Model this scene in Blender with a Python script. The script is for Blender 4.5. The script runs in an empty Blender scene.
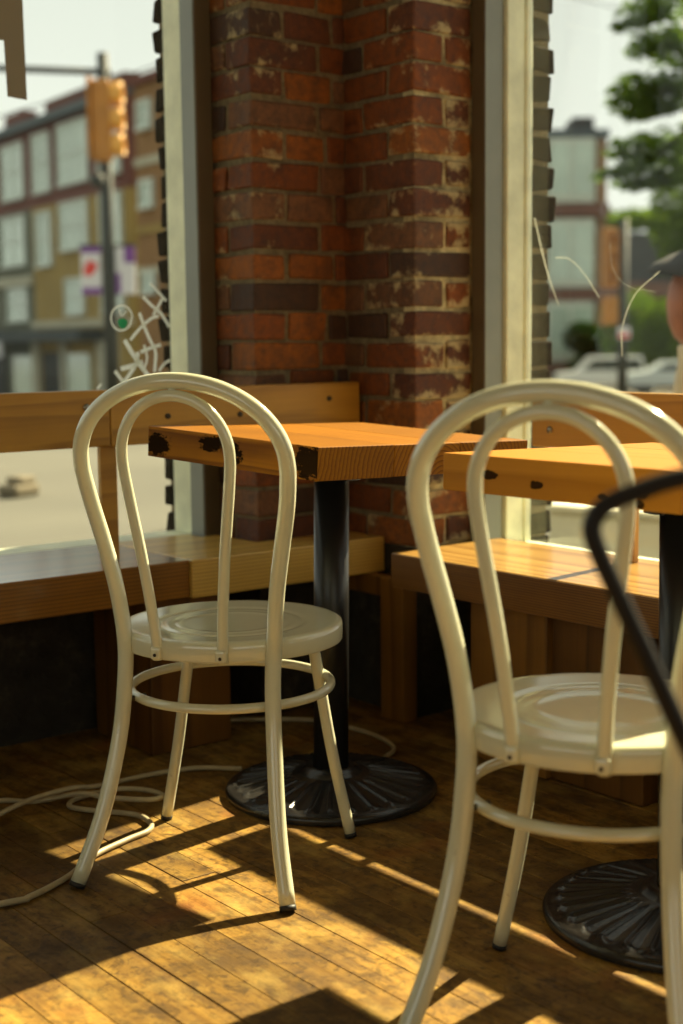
import bpy, bmesh, math, random
from mathutils import Vector, Matrix
R = random.Random(7)
sc = bpy.context.scene
COL = sc.collection
PI = math.pi

# ------------------------------------------------------------------ camera
F_PX = 1422.0; CX, CY = 341.5, 512.0; HOR = 338.0; ROLL = math.radians(0.65); H = 0.95
PITCH = math.atan((CY - HOR) / F_PX); YAW = math.radians(51.5)

def ray(px, py):
    x = px - CX; y = py - CY
    c, s = math.cos(ROLL), math.sin(ROLL)
    xr = c*x - s*y; yr = s*x + c*y
    d = (xr, F_PX*math.cos(PITCH) - yr*math.sin(PITCH), -F_PX*math.sin(PITCH) - yr*math.cos(PITCH))
    return Vector((d[0]*math.sin(YAW) + d[1]*math.cos(YAW), -d[0]*math.cos(YAW) + d[1]*math.sin(YAW), d[2]))

def far(px, py, dist):
    """a point of the street at a given horizontal distance from the camera's foot"""
    d = ray(px, py); k = dist / math.hypot(d.x, d.y)
    return Vector((d.x*k, d.y*k, H + d.z*k))

def make_camera():
    cd = bpy.data.cameras.new('camera'); co = bpy.data.objects.new('camera', cd); COL.objects.link(co)
    xa = (ray(CX+1, CY) - ray(CX, CY)).normalized()
    ya = -(ray(CX, CY+1) - ray(CX, CY)).normalized()
    za = -ray(CX, CY).normalized()
    m = Matrix((xa, ya, za)).transposed().to_4x4(); m.translation = (0, 0, H)
    co.matrix_world = m
    cd.sensor_fit = 'AUTO'; cd.sensor_width = 36.0; cd.lens = F_PX/1024*36
    cd.clip_start = 0.05; cd.clip_end = 500
    cd.dof.use_dof = True; cd.dof.focus_distance = 2.55; cd.dof.aperture_fstop = 2.5
    sc.camera = co
make_camera()

# ------------------------------------------------------------------ node helpers
class NT:
    def __init__(s, name):
        s.m = bpy.data.materials.new(name); s.m.use_nodes = True
        s.t = s.m.node_tree; s.t.nodes.clear()
        s.out = s.t.nodes.new('ShaderNodeOutputMaterial')
    def n(s, typ, **kw):
        nd = s.t.nodes.new('ShaderNode' + typ)
        for k, v in kw.items():
            if k in nd.inputs.keys() if isinstance(k, str) else False:
                s.put(nd.inputs[k], v)
            else: setattr(nd, k, v)
        return nd
    def put(s, sock, v):
        if isinstance(v, bpy.types.NodeSocket): s.t.links.new(v, sock)
        elif isinstance(v, bpy.types.Node): s.t.links.new(v.outputs[0], sock)
        else: sock.default_value = v
    def math(s, op, a, b=0.0, c=None, clamp=False):
        nd = s.t.nodes.new('ShaderNodeMath'); nd.operation = op; nd.use_clamp = clamp
        s.put(nd.inputs[0], a); s.put(nd.inputs[1], b)
        if c is not None: s.put(nd.inputs[2], c)
        return nd.outputs[0]
    def coord(s, kind='Object'):
        return s.t.nodes.new('ShaderNodeTexCoord').outputs[kind]
    def mapping(s, vec, scale=(1,1,1), loc=(0,0,0), rot=(0,0,0)):
        nd = s.t.nodes.new('ShaderNodeMapping'); s.put(nd.inputs['Vector'], vec)
        nd.inputs['Scale'].default_value = scale; nd.inputs['Location'].default_value = loc; nd.inputs['Rotation'].default_value = rot
        return nd.outputs[0]
    def noise(s, vec, scale=5., detail=4., rough=.55, w=None, dist=0.):
        nd = s.t.nodes.new('ShaderNodeTexNoise')
        if w is not None: nd.noise_dimensions = '4D'; s.put(nd.inputs['W'], w)
        s.put(nd.inputs['Vector'], vec); nd.inputs['Scale'].default_value = scale
        nd.inputs['Detail'].default_value = detail; nd.inputs['Roughness'].default_value = rough; nd.inputs['Distortion'].default_value = dist
        return nd.outputs[0]
    def ramp(s, fac, stops, interp='LINEAR'):
        nd = s.t.nodes.new('ShaderNodeValToRGB'); cr = nd.color_ramp; cr.interpolation = interp
        while len(cr.elements) < len(stops): cr.elements.new(.5)
        for e, (p, c) in zip(cr.elements, stops):
            e.position = p; e.color = (c, c, c, 1) if isinstance(c, (int, float)) else (*c, 1)
        s.put(nd.inputs[0], fac); return nd.outputs[0]
    def mix(s, fac, a, b, mode='MIX'):
        nd = s.t.nodes.new('ShaderNodeMix'); nd.data_type = 'RGBA'; nd.blend_type = mode
        s.put(nd.inputs[0], fac)
        for sock, v in ((nd.inputs[6], a), (nd.inputs[7], b)):
            if isinstance(v, (tuple, list)): v = (*v[:3], 1)
            s.put(sock, v)
        return nd.outputs[2]
    def attr(s, name, out='Fac'):
        nd = s.t.nodes.new('ShaderNodeAttribute'); nd.attribute_name = name; return nd.outputs[out]
    def bump(s, h, strength=.3, dist=.01):
        nd = s.t.nodes.new('ShaderNodeBump'); s.put(nd.inputs['Height'], h)
        nd.inputs['Strength'].default_value = strength; nd.inputs['Distance'].default_value = dist
        return nd.outputs[0]
    def bsdf(s, color, rough=.5, metal=0., normal=None, spec=.5, coat=0., coat_rough=.05):
        nd = s.t.nodes.new('ShaderNodeBsdfPrincipled')
        if isinstance(color, (tuple, list)): color = (*color[:3], 1)
        s.put(nd.inputs['Base Color'], color); s.put(nd.inputs['Roughness'], rough); nd.inputs['Metallic'].default_value = metal
        nd.inputs['Specular IOR Level'].default_value = spec
        nd.inputs['Coat Weight'].default_value = coat; nd.inputs['Coat Roughness'].default_value = coat_rough
        if normal is not None: s.put(nd.inputs['Normal'], normal)
        s.t.links.new(nd.outputs[0], s.out.inputs['Surface'])
        return nd

def plain(name, color, rough=.6, metal=0., var=.12, scale=6., bump=0., spec=.5, coat=0.):
    t = NT(name); co = t.coord()
    nz = t.noise(co, scale, 5)
    k = t.ramp(nz, [(.3, 1-var), (.7, 1+var*.4)])
    c = t.mix(1., color, k, 'MULTIPLY')
    nrm = t.bump(t.noise(co, scale*6, 4), bump, .005) if bump else None
    t.bsdf(c, rough, metal, nrm, spec, coat)
    return t.m

# ------------------------------------------------------------------ mesh builder
class MB:
    def __init__(s): s.v = []; s.f = []; s.fa = []; s.cur = (1., 1., 1., 0.); s.sm = []
    def add(s, vs, fs, smooth=False):
        b = len(s.v); s.v += [tuple(p) for p in vs]
        for f in fs: s.f.append(tuple(i+b for i in f)); s.fa.append(s.cur); s.sm.append(smooth)
    def box(s, x0, x1, y0, y1, z0, z1, jit=0., M=None):
        p = [Vector((x, y, z)) for z in (z0, z1) for y in (y0, y1) for x in (x0, x1)]
        if jit: p = [q + Vector((R.uniform(-jit, jit), R.uniform(-jit, jit), R.uniform(-jit, jit))) for q in p]
        if M is not None: p = [M @ q for q in p]
        s.add(p, [(0,2,3,1),(4,5,7,6),(0,1,5,4),(2,6,7,3),(0,4,6,2),(1,3,7,5)])
    def prism(s, poly, z0, z1, M=None):
        n = len(poly)
        p = [Vector((x, y, z0)) for x, y in poly] + [Vector((x, y, z1)) for x, y in poly]
        if M is not None: p = [M @ q for q in p]
        s.add(p, [tuple(range(n-1, -1, -1)), tuple(range(n, 2*n))] + [(i, (i+1) % n, n+(i+1) % n, n+i) for i in range(n)])
    def tube(s, pts, r, n=14, closed=False, caps=True):
        pts = [Vector(p) for p in pts]; N = len(pts)
        rs = r if isinstance(r, (list, tuple)) else [r]*N
        tang = []
        for i in range(N):
            a = pts[(i-1) % N] if (closed or i > 0) else pts[i]
            b = pts[(i+1) % N] if (closed or i < N-1) else pts[i]
            tang.append((b-a).normalized())
        ref = Vector((0, 0, 1)) if abs(tang[0].z) < .9 else Vector((1, 0, 0))
        u = (ref - tang[0]*ref.dot(tang[0])).normalized()
        vs = []
        for i in range(N):
            u = (u - tang[i]*u.dot(tang[i])).normalized(); w = tang[i].cross(u)
            for k in range(n):
                a = 2*PI*k/n; vs.append(pts[i] + rs[i]*(math.cos(a)*u + math.sin(a)*w))
        fs = []
        for i in range(N if closed else N-1):
            j = (i+1) % N
            for k in range(n): fs.append((i*n+k, i*n+(k+1) % n, j*n+(k+1) % n, j*n+k))
        s.add(vs, fs, True)
        if caps and not closed:
            b = len(s.v) - len(vs)
            s.f.append(tuple(b+k for k in range(n-1, -1, -1))); s.fa.append(s.cur); s.sm.append(False)
            s.f.append(tuple(b+(N-1)*n+k for k in range(n))); s.fa.append(s.cur); s.sm.append(False)
    def lathe(s, prof, n=48, c=(0, 0, 0), M=None, a0=0., a1=2*PI):
        full = abs(a1-a0-2*PI) < 1e-6
        vs = []; idx = []
        for r, z in prof:
            row = []
            if r < 1e-6:
                row = [len(vs)]*(n if full else n+1); vs.append(Vector((c[0], c[1], c[2]+z)))
            else:
                for k in range(n if full else n+1):
                    a = a0+(a1-a0)*k/n; row.append(len(vs)); vs.append(Vector((c[0]+r*math.cos(a), c[1]+r*math.sin(a), c[2]+z)))
            idx.append(row)
        fs = []
        for i in range(len(prof)-1):
            for k in range(n):
                k2 = (k+1) % n if full else k+1
                q = []
                for w in (idx[i][k], idx[i][k2], idx[i+1][k2], idx[i+1][k]):
                    if w not in q: q.append(w)
                if len(q) >= 3: fs.append(tuple(q))
        if M is not None: vs = [M @ v for v in vs]
        s.add(vs, fs, True)
    def ball(s, c, r, n=16, sq=(1, 1, 1), M=None):
        c = Vector(c); m = n//2
        prof = [(math.sin(PI*i/m), -math.cos(PI*i/m)) for i in range(m+1)]
        T = Matrix.Translation(c) @ Matrix.Diagonal((r*sq[0], r*sq[1], r*sq[2], 1))
        if M is not None: T = M @ T
        s.lathe([(a if 0 < i < m else 0, b) for i, (a, b) in enumerate(prof)], n, M=T)
    def build(s, name, mat, parent=None, bevel=0., seg=2, subsurf=0, attr=False, origin=None, angle=None):
        me = bpy.data.meshes.new(name)
        vs = s.v
        if origin is not None: vs = [tuple(Vector(p)-Vector(origin)) for p in vs]
        me.from_pydata(vs, [], s.f); me.update()
        bm = bmesh.new(); bm.from_mesh(me); bmesh.ops.recalc_face_normals(bm, faces=bm.faces); bm.to_mesh(me); bm.free()
        me.polygons.foreach_set('use_smooth', s.sm)
        if attr:
            ca = me.attributes.new('tone', 'FLOAT_COLOR', 'CORNER')
            k = 0
            for p, a in zip(me.polygons, s.fa):
                for _ in p.vertices: ca.data[k].color = a; k += 1
        me.materials.append(mat)
        o = bpy.data.objects.new(name, me); COL.objects.link(o)
        if origin is not None: o.location = origin
        if parent is not None: o.parent = parent
        if bevel:
            b = o.modifiers.new('edge', 'BEVEL'); b.width = bevel; b.segments = seg; b.limit_method = 'ANGLE'; b.angle_limit = math.radians(40)
        if subsurf:
            b = o.modifiers.new('smooth', 'SUBSURF'); b.levels = subsurf; b.render_levels = subsurf
        return o

def tag(o, label=None, cat=None, group=None, kind=None):
    if label: o['label'] = label
    if cat: o['category'] = cat
    if group: o['group'] = group
    if kind: o['kind'] = kind
    return o
def thing(name, label, cat, loc=(0, 0, 0), rz=0., group=None):
    o = bpy.data.objects.new(name, None); COL.objects.link(o)
    o.location = loc; o.rotation_euler = (0, 0, rz); o.empty_display_size = .1
    return tag(o, label, cat, group)
def struct(o): o['kind'] = 'structure'; return o
def copy_tree(o, parent=None):
    c = o.copy(); COL.objects.link(c); c.parent = parent
    for ch in list(o.children): copy_tree(ch, c)
    return c
def smooth(pts, per=6, closed=False):
    """Catmull-Rom through the points"""
    P = [Vector(p) for p in pts]; N = len(P); out = []
    for i in range(N if closed else N-1):
        p0 = P[(i-1) % N] if (closed or i > 0) else P[0]*2-P[1]
        p1 = P[i]; p2 = P[(i+1) % N]
        p3 = P[(i+2) % N] if (closed or i < N-2) else P[-1]*2-P[-2]
        for k in range(per):
            t = k/per
            out.append(.5*((2*p1)+(p2-p0)*t+(2*p0-5*p1+4*p2-p3)*t*t+(3*p1-p0-3*p2+p3)*t**3))
    if not closed: out.append(P[-1])
    return out
def lerp(x, xs, ys):
    if x <= xs[0]: return ys[0]
    for i in range(len(xs)-1):
        if x <= xs[i+1]: return ys[i]+(ys[i+1]-ys[i])*(x-xs[i])/(xs[i+1]-xs[i])
    return ys[-1]

# ------------------------------------------------------------------ materials
def m_wood(name, dark, light, along='x', rings=60., rough=.35, coat=.3, streak=.5, center=(.03, .06), wob=.02, stain=.25, char=None, knots=0., rc=.55):
    """solid wood: rings about an axis that runs lengthwise, plus fibre streaks; 'tone' blue offsets each board"""
    t = NT(name); co = t.coord()
    sep = t.n('SeparateXYZ'); t.put(sep.inputs[0], co)
    ax = {'x': 0, 'y': 1, 'z': 2}[along]; o1, o2 = [i for i in range(3) if i != ax]
    rnd = t.attr('tone', 'Alpha')
    scl = [9., 9., 9.]; scl[ax] = .9
    ncoarse = t.noise(t.mapping(co, tuple(scl)), 1., 3, .5, w=t.math('MULTIPLY', rnd, 13.))
    wobv = t.math('MULTIPLY', t.math('SUBTRACT', ncoarse, .5), wob*4)
    a = t.math('ADD', t.math('SUBTRACT', sep.outputs[o1], t.math('SUBTRACT', t.math('MULTIPLY', rnd, .12), center[0])), wobv)
    b = t.math('ADD', sep.outputs[o2], center[1])
    rr = t.math('SQRT', t.math('ADD', t.math('MULTIPLY', a, a), t.math('MULTIPLY', b, b)))
    ring = t.math('FRACT', t.math('ADD', t.math('MULTIPLY', rr, rings), t.math('MULTIPLY', ncoarse, 1.2)))
    ringv = t.ramp(ring, [(0., 0.), (.55, .35), (.88, 1.), (1., 0.)])
    s2 = [160., 160., 160.]; s2[ax] = 5.
    fib = t.noise(t.mapping(co, tuple(s2)), 1., 3, .6)
    f = t.math('ADD', t.math('MULTIPLY', ringv, rc), t.math('MULTIPLY', fib, streak), clamp=True)
    col = t.mix(f, light, dark)
    st = t.noise(co, 5., 5, .6, w=t.math('MULTIPLY', rnd, 5.))
    col = t.mix(t.ramp(st, [(.45, 0.), (.75, stain)]), col, tuple(c*.35 for c in dark))
    tonev = t.math('ADD', .78, t.math('MULTIPLY', rnd, .44))
    cmb = t.n('CombineColor'); 
    for i in range(3): t.put(cmb.inputs[i], tonev)
    col = t.mix(1., col, cmb, 'MULTIPLY')
    if knots:
        vo = t.n('TexVoronoi'); t.put(vo.inputs['Vector'], t.mapping(co, (1., 1., 1.6))); vo.inputs['Scale'].default_value = knots
        col = t.mix(t.ramp(vo.outputs['Distance'], [(.04, .9), (.10, 0.)]), col, (.035, .016, .006))
    mk = None
    if char is not None: col, mk = char(t, co, col)
    nrm = t.bump(t.math('ADD', fib, t.math('MULTIPLY', ringv, .3)), .12, .003)
    nd = t.bsdf(col, rough, 0, nrm, .45, coat, .12)
    if mk is not None:
        inv = t.math('SUBTRACT', 1., mk)
        t.put(nd.inputs['Specular IOR Level'], t.math('MULTIPLY', inv, .12)); t.put(nd.inputs['Coat Weight'], t.math('MULTIPLY', inv, coat))
    return t.m

def char_marks(t, co, col, edge=-.2866):
    """burnt, splintered blotches in the long front edge of the salvaged top"""
    sep = t.n('SeparateXYZ'); t.put(sep.inputs[0], co)
    nz = t.noise(t.mapping(co, (12., 60., 130.)), 1., 5, .7)
    tot = None
    for (yc, zc, wy, wz) in ((.215, -.034, .042, .02), (.045, -.02, .035, .013), (-.02, -.032, .022, .02), (-.228, -.028, .05, .028)):
        dy = t.math('DIVIDE', t.math('SUBTRACT', sep.outputs[1], yc), wy); dz = t.math('DIVIDE', t.math('SUBTRACT', sep.outputs[2], zc), wz)
        d = t.math('ADD', t.math('MULTIPLY', dy, dy), t.math('MULTIPLY', dz, dz))
        d = t.math('SUBTRACT', 1.35, t.math('ADD', d, t.math('MULTIPLY', t.math('SUBTRACT', nz, .5), 5.5)))
        d = t.math('MULTIPLY', d, 2.2, clamp=True)
        tot = d if tot is None else t.math('MAXIMUM', tot, d)
    front = t.math('LESS_THAN', sep.outputs[0], edge)
    mk = t.math('MULTIPLY', tot, front)
    return t.mix(t.math('MULTIPLY', mk, .96), col, (.010, .007, .005)), mk
def nail_marks(t, co, col, edge=-.258):
    sep = t.n('SeparateXYZ'); t.put(sep.inputs[0], co)
    nz = t.noise(t.mapping(co, (30., 40., 60.)), 1., 3, .6)
    tot = None
    for (yc, zc, wy, wz) in ((.128, -.030, .016, .007), (.034, -.038, .015, .006), (-.165, -.034, .018, .010), (-.168, -.052, .008, .005), (-.10, -.045, .010, .005)):
        dy = t.math('DIVIDE', t.math('SUBTRACT', sep.outputs[1], yc), wy); dz = t.math('DIVIDE', t.math('SUBTRACT', sep.outputs[2], zc), wz)
        d = t.math('ADD', t.math('MULTIPLY', dy, dy), t.math('MULTIPLY', dz, dz))
        d = t.math('SUBTRACT', 1.1, t.math('ADD', d, t.math('MULTIPLY', t.math('SUBTRACT', nz, .5), 4.0)))
        d = t.math('MULTIPLY', d, 2.5, clamp=True)
        tot = d if tot is None else t.math('MAXIMUM', tot, d)
    front = t.math('LESS_THAN', sep.outputs[0], edge)
    mk = t.math('MULTIPLY', tot, front)
    return t.mix(t.math('MULTIPLY', mk, .94), col, (.02, .012, .008)), mk

def m_floor():
    t = NT('worn_floorboards'); co = t.coord()
    rnd = t.attr('tone', 'Alpha')
    grain = t.noise(t.mapping(co, (70., 2.2, 1.)), 1., 5, .62, w=t.math('MULTIPLY', rnd, 31.), dist=.6)
    big = t.noise(co, 3.2, 6, .62)
    mid = t.noise(t.mapping(co, (14., 9., 1.)), 1., 5, .65, w=t.math('MULTIPLY', rnd, 7.))
    fine = t.noise(co, 70., 4, .6)
    col = t.ramp(grain, [(.28, (.185, .088, .014)), (.5, (.33, .178, .032)), (.72, (.46, .275, .055))])
    col = t.mix(t.ramp(mid, [(.42, 0.), (.66, .8)]), col, (.115, .056, .012))
    col = t.mix(t.ramp(big, [(.44, 0.), (.62, .7)]), col, (.105, .056, .014))
    pat = t.noise(t.mapping(co, (26., 17., 1.)), 1., 6, .7, dist=.8)
    col = t.mix(t.ramp(pat, [(.49, 0.), (.62, .8)]), col, (.085, .046, .013))
    col = t.mix(t.ramp(fine, [(.54, 0.), (.66, .62)]), col, (.055, .028, .009))
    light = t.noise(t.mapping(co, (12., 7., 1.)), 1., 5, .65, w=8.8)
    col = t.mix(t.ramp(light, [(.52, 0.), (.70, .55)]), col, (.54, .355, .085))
    red = t.noise(co, 4.3, 3, .5, w=3.3)
    col = t.mix(t.ramp(red, [(.60, 0.), (.70, .4)]), col, (.32, .095, .012))
    tonev = t.math('ADD', .66, t.math('MULTIPLY', rnd, .5))
    cmb = t.n('CombineColor')
    for i in range(3): t.put(cmb.inputs[i], tonev)
    col = t.mix(1., col, cmb, 'MULTIPLY')
    h = t.math('ADD', t.math('MULTIPLY', grain, .7), t.math('MULTIPLY', fine, .5))
    rg = t.ramp(mid, [(.3, .42), (.7, .68)])
    t.bsdf(col, rg, 0, t.bump(h, .35, .004), .22)
    return t.m

def m_brick():
    t = NT('old_brick'); co = t.coord()
    base = t.attr('tone', 'Color'); paint = t.attr('tone', 'Alpha')
    n1 = t.noise(co, 42., 6, .72); n2 = t.noise(co, 12., 6, .66); n3 = t.noise(co, 90., 3, .6)
    col = t.mix(1., base, t.ramp(n1, [(.3, .45), (.7, 1.35)]), 'MULTIPLY')
    col = t.mix(t.ramp(n2, [(.52, 0.), (.70, .7)]), col, (.05, .022, .012))
    # remnants of old limewash / mortar smears
    sz = t.n('SeparateXYZ'); t.put(sz.inputs[0], co)
    ed = t.math('ABSOLUTE', t.math('SUBTRACT', t.math('FRACT', t.math('DIVIDE', t.math('SUBTRACT', sz.outputs[2], .43), .0733)), .5))
    ed = t.math('MULTIPLY', t.math('SUBTRACT', ed, .22), .85)
    paint = t.math('ADD', paint, t.math('MULTIPLY', ed, t.math('MULTIPLY', paint, .9)))
    pm = t.math('ADD', t.math('ADD', t.math('MULTIPLY', n2, 1.1), t.math('MULTIPLY', n1, .5)), t.math('SUBTRACT', paint, 1.30))
    pmask = t.math('MULTIPLY', pm, 7., clamp=True)
    col = t.mix(t.math('MULTIPLY', pmask, .62), col, t.mix(n3, (.46, .37, .19), (.72, .59, .31)))
    rg = t.ramp(n1, [(.3, .45), (.7, .8)])
    t.bsdf(col, rg, 0, t.bump(t.math('ADD', n1, t.math('MULTIPLY', n3, .5)), .6, .008), .35)
    return t.m
def m_mortar(name='mortar', c0=(.12, .092, .050), c1=(.30, .235, .135), lime=True):
    t = NT(name); co = t.coord()
    n1 = t.noise(co, 60., 5, .7); n2 = t.noise(co, 9., 4, .6)
    col = t.mix(n2, c0, c1)
    if lime:
        sp_ = t.n('SeparateXYZ'); t.put(sp_.inputs[0], co)
        mk = t.math('MULTIPLY', t.math('LESS_THAN', sp_.outputs[1], 2.66), t.math('GREATER_THAN', sp_.outputs[0], 2.30))
        mk = t.math('MULTIPLY', mk, t.math('LESS_THAN', sp_.outputs[0], 2.515))
        mk = t.math('MULTIPLY', mk, t.ramp(n2, [(.38, .15), (.6, .95)]))
        col = t.mix(mk, col, (.68, .55, .29))
    col = t.mix(1., col, t.ramp(n1, [(.3, .6), (.7, 1.2)]), 'MULTIPLY')
    t.bsdf(col, .9, 0, t.bump(n1, .8, .01), .2)
    return t.m
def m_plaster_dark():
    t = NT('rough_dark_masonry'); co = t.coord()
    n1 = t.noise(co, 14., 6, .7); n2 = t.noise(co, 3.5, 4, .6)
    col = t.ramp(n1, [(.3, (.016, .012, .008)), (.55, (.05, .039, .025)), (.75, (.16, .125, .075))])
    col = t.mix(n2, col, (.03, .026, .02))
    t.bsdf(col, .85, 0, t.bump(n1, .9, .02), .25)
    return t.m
def m_glass(name='window_pane'):
    t = NT(name); co = t.coord()
    tr = t.n('BsdfTransparent'); tr.inputs[0].default_value = (.985, .99, .98, 1)
    gl = t.n('BsdfGlossy'); gl.inputs['Roughness'].default_value = .0; gl.inputs[0].default_value = (.9, .9, .9, 1)
    fr = t.n('Fresnel'); fr.inputs[0].default_value = 1.45
    mx = t.n('MixShader'); t.put(mx.inputs[0], t.math('MULTIPLY', fr.outputs[0], .15)); t.put(mx.inputs[1], tr); t.put(mx.inputs[2], gl)
    df = t.n('BsdfDiffuse'); df.inputs[0].default_value = (.8, .8, .75, 1)
    spots = t.ramp(t.noise(co, 160., 2, .5), [(.74, 0.), (.78, .5)])
    film = t.math('ADD', .0015, t.math('MULTIPLY', spots, .35))
    m2 = t.n('MixShader'); t.put(m2.inputs[0], film); t.put(m2.inputs[1], mx); t.put(m2.inputs[2], df)
    t.t.links.new(m2.outputs[0], t.out.inputs[0])
    return t.m

M = {}
M['floor'] = m_floor(); M['brick'] = m_brick(); M['mortar'] = m_mortar(); M['masonry'] = m_plaster_dark(); M['glass'] = m_glass()
M['ext_brick'] = plain('weathered_brick', (.030, .022, .014), .95, 0, .4, 25., .4, .08); M['ext_mortar'] = m_mortar('weathered_mortar', (.20, .17, .12), (.42, .37, .27), False)
def m_enamel():
    t = NT('cream_enamel'); co = t.coord()
    n1 = t.noise(co, 9., 5, .6); n2 = t.noise(co, 55., 3, .6)
    col = t.mix(t.ramp(n1, [(.45, 0.), (.8, .3)]), (.72, .71, .51), (.58, .56, .38))
    col = t.mix(t.ramp(n2, [(.70, 0.), (.76, .5)]), col, (.34, .29, .18))
    nd = t.bsdf(col, .10, 0, None, .9); nd.inputs['IOR'].default_value = 1.62
    return t.m
M['enamel'] = m_enamel()
M['rubber'] = plain('black_rubber', (.012, .011, .010), .55)
M['screw'] = plain('dull_steel', (.30, .27, .22), .35, .9)
M['rust'] = plain('dark_screw', (.05, .035, .02), .5, .6)
M['iron'] = plain('black_cast_iron', (.024, .022, .020), .27, .0, .3, 14., .15, .6)
M['gloss_black'] = plain('black_gloss_pole', (.013, .012, .011), .33, .0, .05, 5., 0., .45, .0)
M['black_tube'] = plain('dark_brown_black_tube', (.013, .009, .007), .5, 0., .2, 6., 0., .3)
M['top_a'] = m_wood('salvaged_orange_pine', (.12, .034, .001), (.40, .158, .003), 'y', 105., .50, .0, .40, (.06, .075), .014, .2, char_marks, 0., .65)
M['top_b'] = m_wood('salvaged_honey_pine', (.28, .10, .005), (.48, .205, .018), 'y', 42., .50, .0, .22, (.06, .09), .018, .12, nail_marks)
M['ply_dark'] = m_wood('brown_bench_wood', (.11, .040, .003), (.38, .165, .018), 'x', 120., .30, 1., .5, (-2.85, .35), .010, .3)
M['ply_light'] = m_wood('pale_bench_wood', (.34, .18, .035), (.74, .47, .10), 'x', 120., .36, .35, .5, (-2.85, .35), .010, .2)
M['ply_r'] = m_wood('golden_bench_wood', (.17, .062, .004), (.56, .33, .085), 'y', 120., .30, .35, .5, (-2.3, .35), .010, .2)
M['ply_edge'] = m_wood('striped_plywood_edge', (.075, .026, .002), (.29, .125, .014), 'y', 190., .42, .1, .45, (-2.3, .35), .006, .25, None, 0., .75)
M['rail'] = m_wood('knotty_rail_pine', (.26, .115, .012), (.50, .255, .030), 'x', 40., .42, .1, .4, (.1, .5), .02, .2, knots=0)
M['rail_r'] = m_wood('knotty_rail_pine_side', (.26, .115, .012), (.52, .27, .035), 'y', 40., .42, .1, .4, (.5, .1), .02, .2)
M['post'] = m_wood('brown_post_wood', (.10, .038, .005), (.27, .12, .016), 'z', 16., .45, .15, .5, (.08, .05), .02, .35)
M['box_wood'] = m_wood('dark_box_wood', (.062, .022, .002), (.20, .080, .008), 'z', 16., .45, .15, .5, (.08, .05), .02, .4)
M['cream_paint'] = plain('chipped_cream_paint', (.84, .86, .64), .55, 0, .25, 9., .2)
M['grey_paint'] = plain('blue_grey_paint', (.23, .245, .22), .4, 0, .12, 7., .05)
M['shaded_taupe'] = plain('shaded_taupe', (.115, .085, .045), .45, 0, .15, 7., .05)  # darker than the grey posts: shade of their room side put into the colour
M['plaster'] = plain('warm_plaster', (.52, .42, .24), .85, 0, .12, 3., .1)
M['ceiling'] = plain('ceiling_plaster', (.54, .46, .28), .9, 0, .1, 2.)
M['cord'] = plain('beige_cord', (.44, .36, .21), .5, 0, .2, 30.)
def m_etch():
    t = NT('white_etching'); co = t.coord()
    c = t.mix(t.noise(co, 45., 4, .6), (.70, .71, .64), (.93, .93, .86))
    d = t.n('BsdfDiffuse'); t.put(d.inputs[0], c); q = t.n('BsdfTranslucent'); t.put(q.inputs[0], c)
    mx = t.n('MixShader'); mx.inputs[0].default_value = .75; t.put(mx.inputs[1], d); t.put(mx.inputs[2], q)
    t.t.links.new(mx.outputs[0], t.out.inputs[0]); return t.m
M['etch'] = m_etch()
M['green_paint'] = plain('green_paint', (.02, .55, .24), .5, 0, .1, 30.)
M['vinyl'] = plain('taupe_vinyl', (.27, .235, .165), .6, 0, .06, 3.)

# ------------------------------------------------------------------ the room
def floor_boards():
    b = MB(); rr = random.Random(3)
    w = .0705; x = 1.066 - 62*w
    while x < 2.62:
        y = -3.1 - rr.uniform(0, 1.5)
        while y < 3.14:
            L = rr.uniform(1.1, 2.6); y1 = min(y+L, 3.16)
            g = rr.choice((.0004, .0005, .0007, .0007, .0013))
            b.cur = (1, 1, 1, rr.random())
            dz = rr.uniform(-.0007, .0007)
            b.box(x+g, min(x+w-g, 2.66), max(y, -3.1)+.0008, y1-.0008, -.03, dz)
            y = y1
        x += w
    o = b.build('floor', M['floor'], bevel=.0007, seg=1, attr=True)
    return struct(o)
floor_boards()
b = MB(); b.box(-3.2, 2.66, -3.2, 3.16, -.12, -.0305); struct(b.build('subfloor', M['masonry']))

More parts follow.
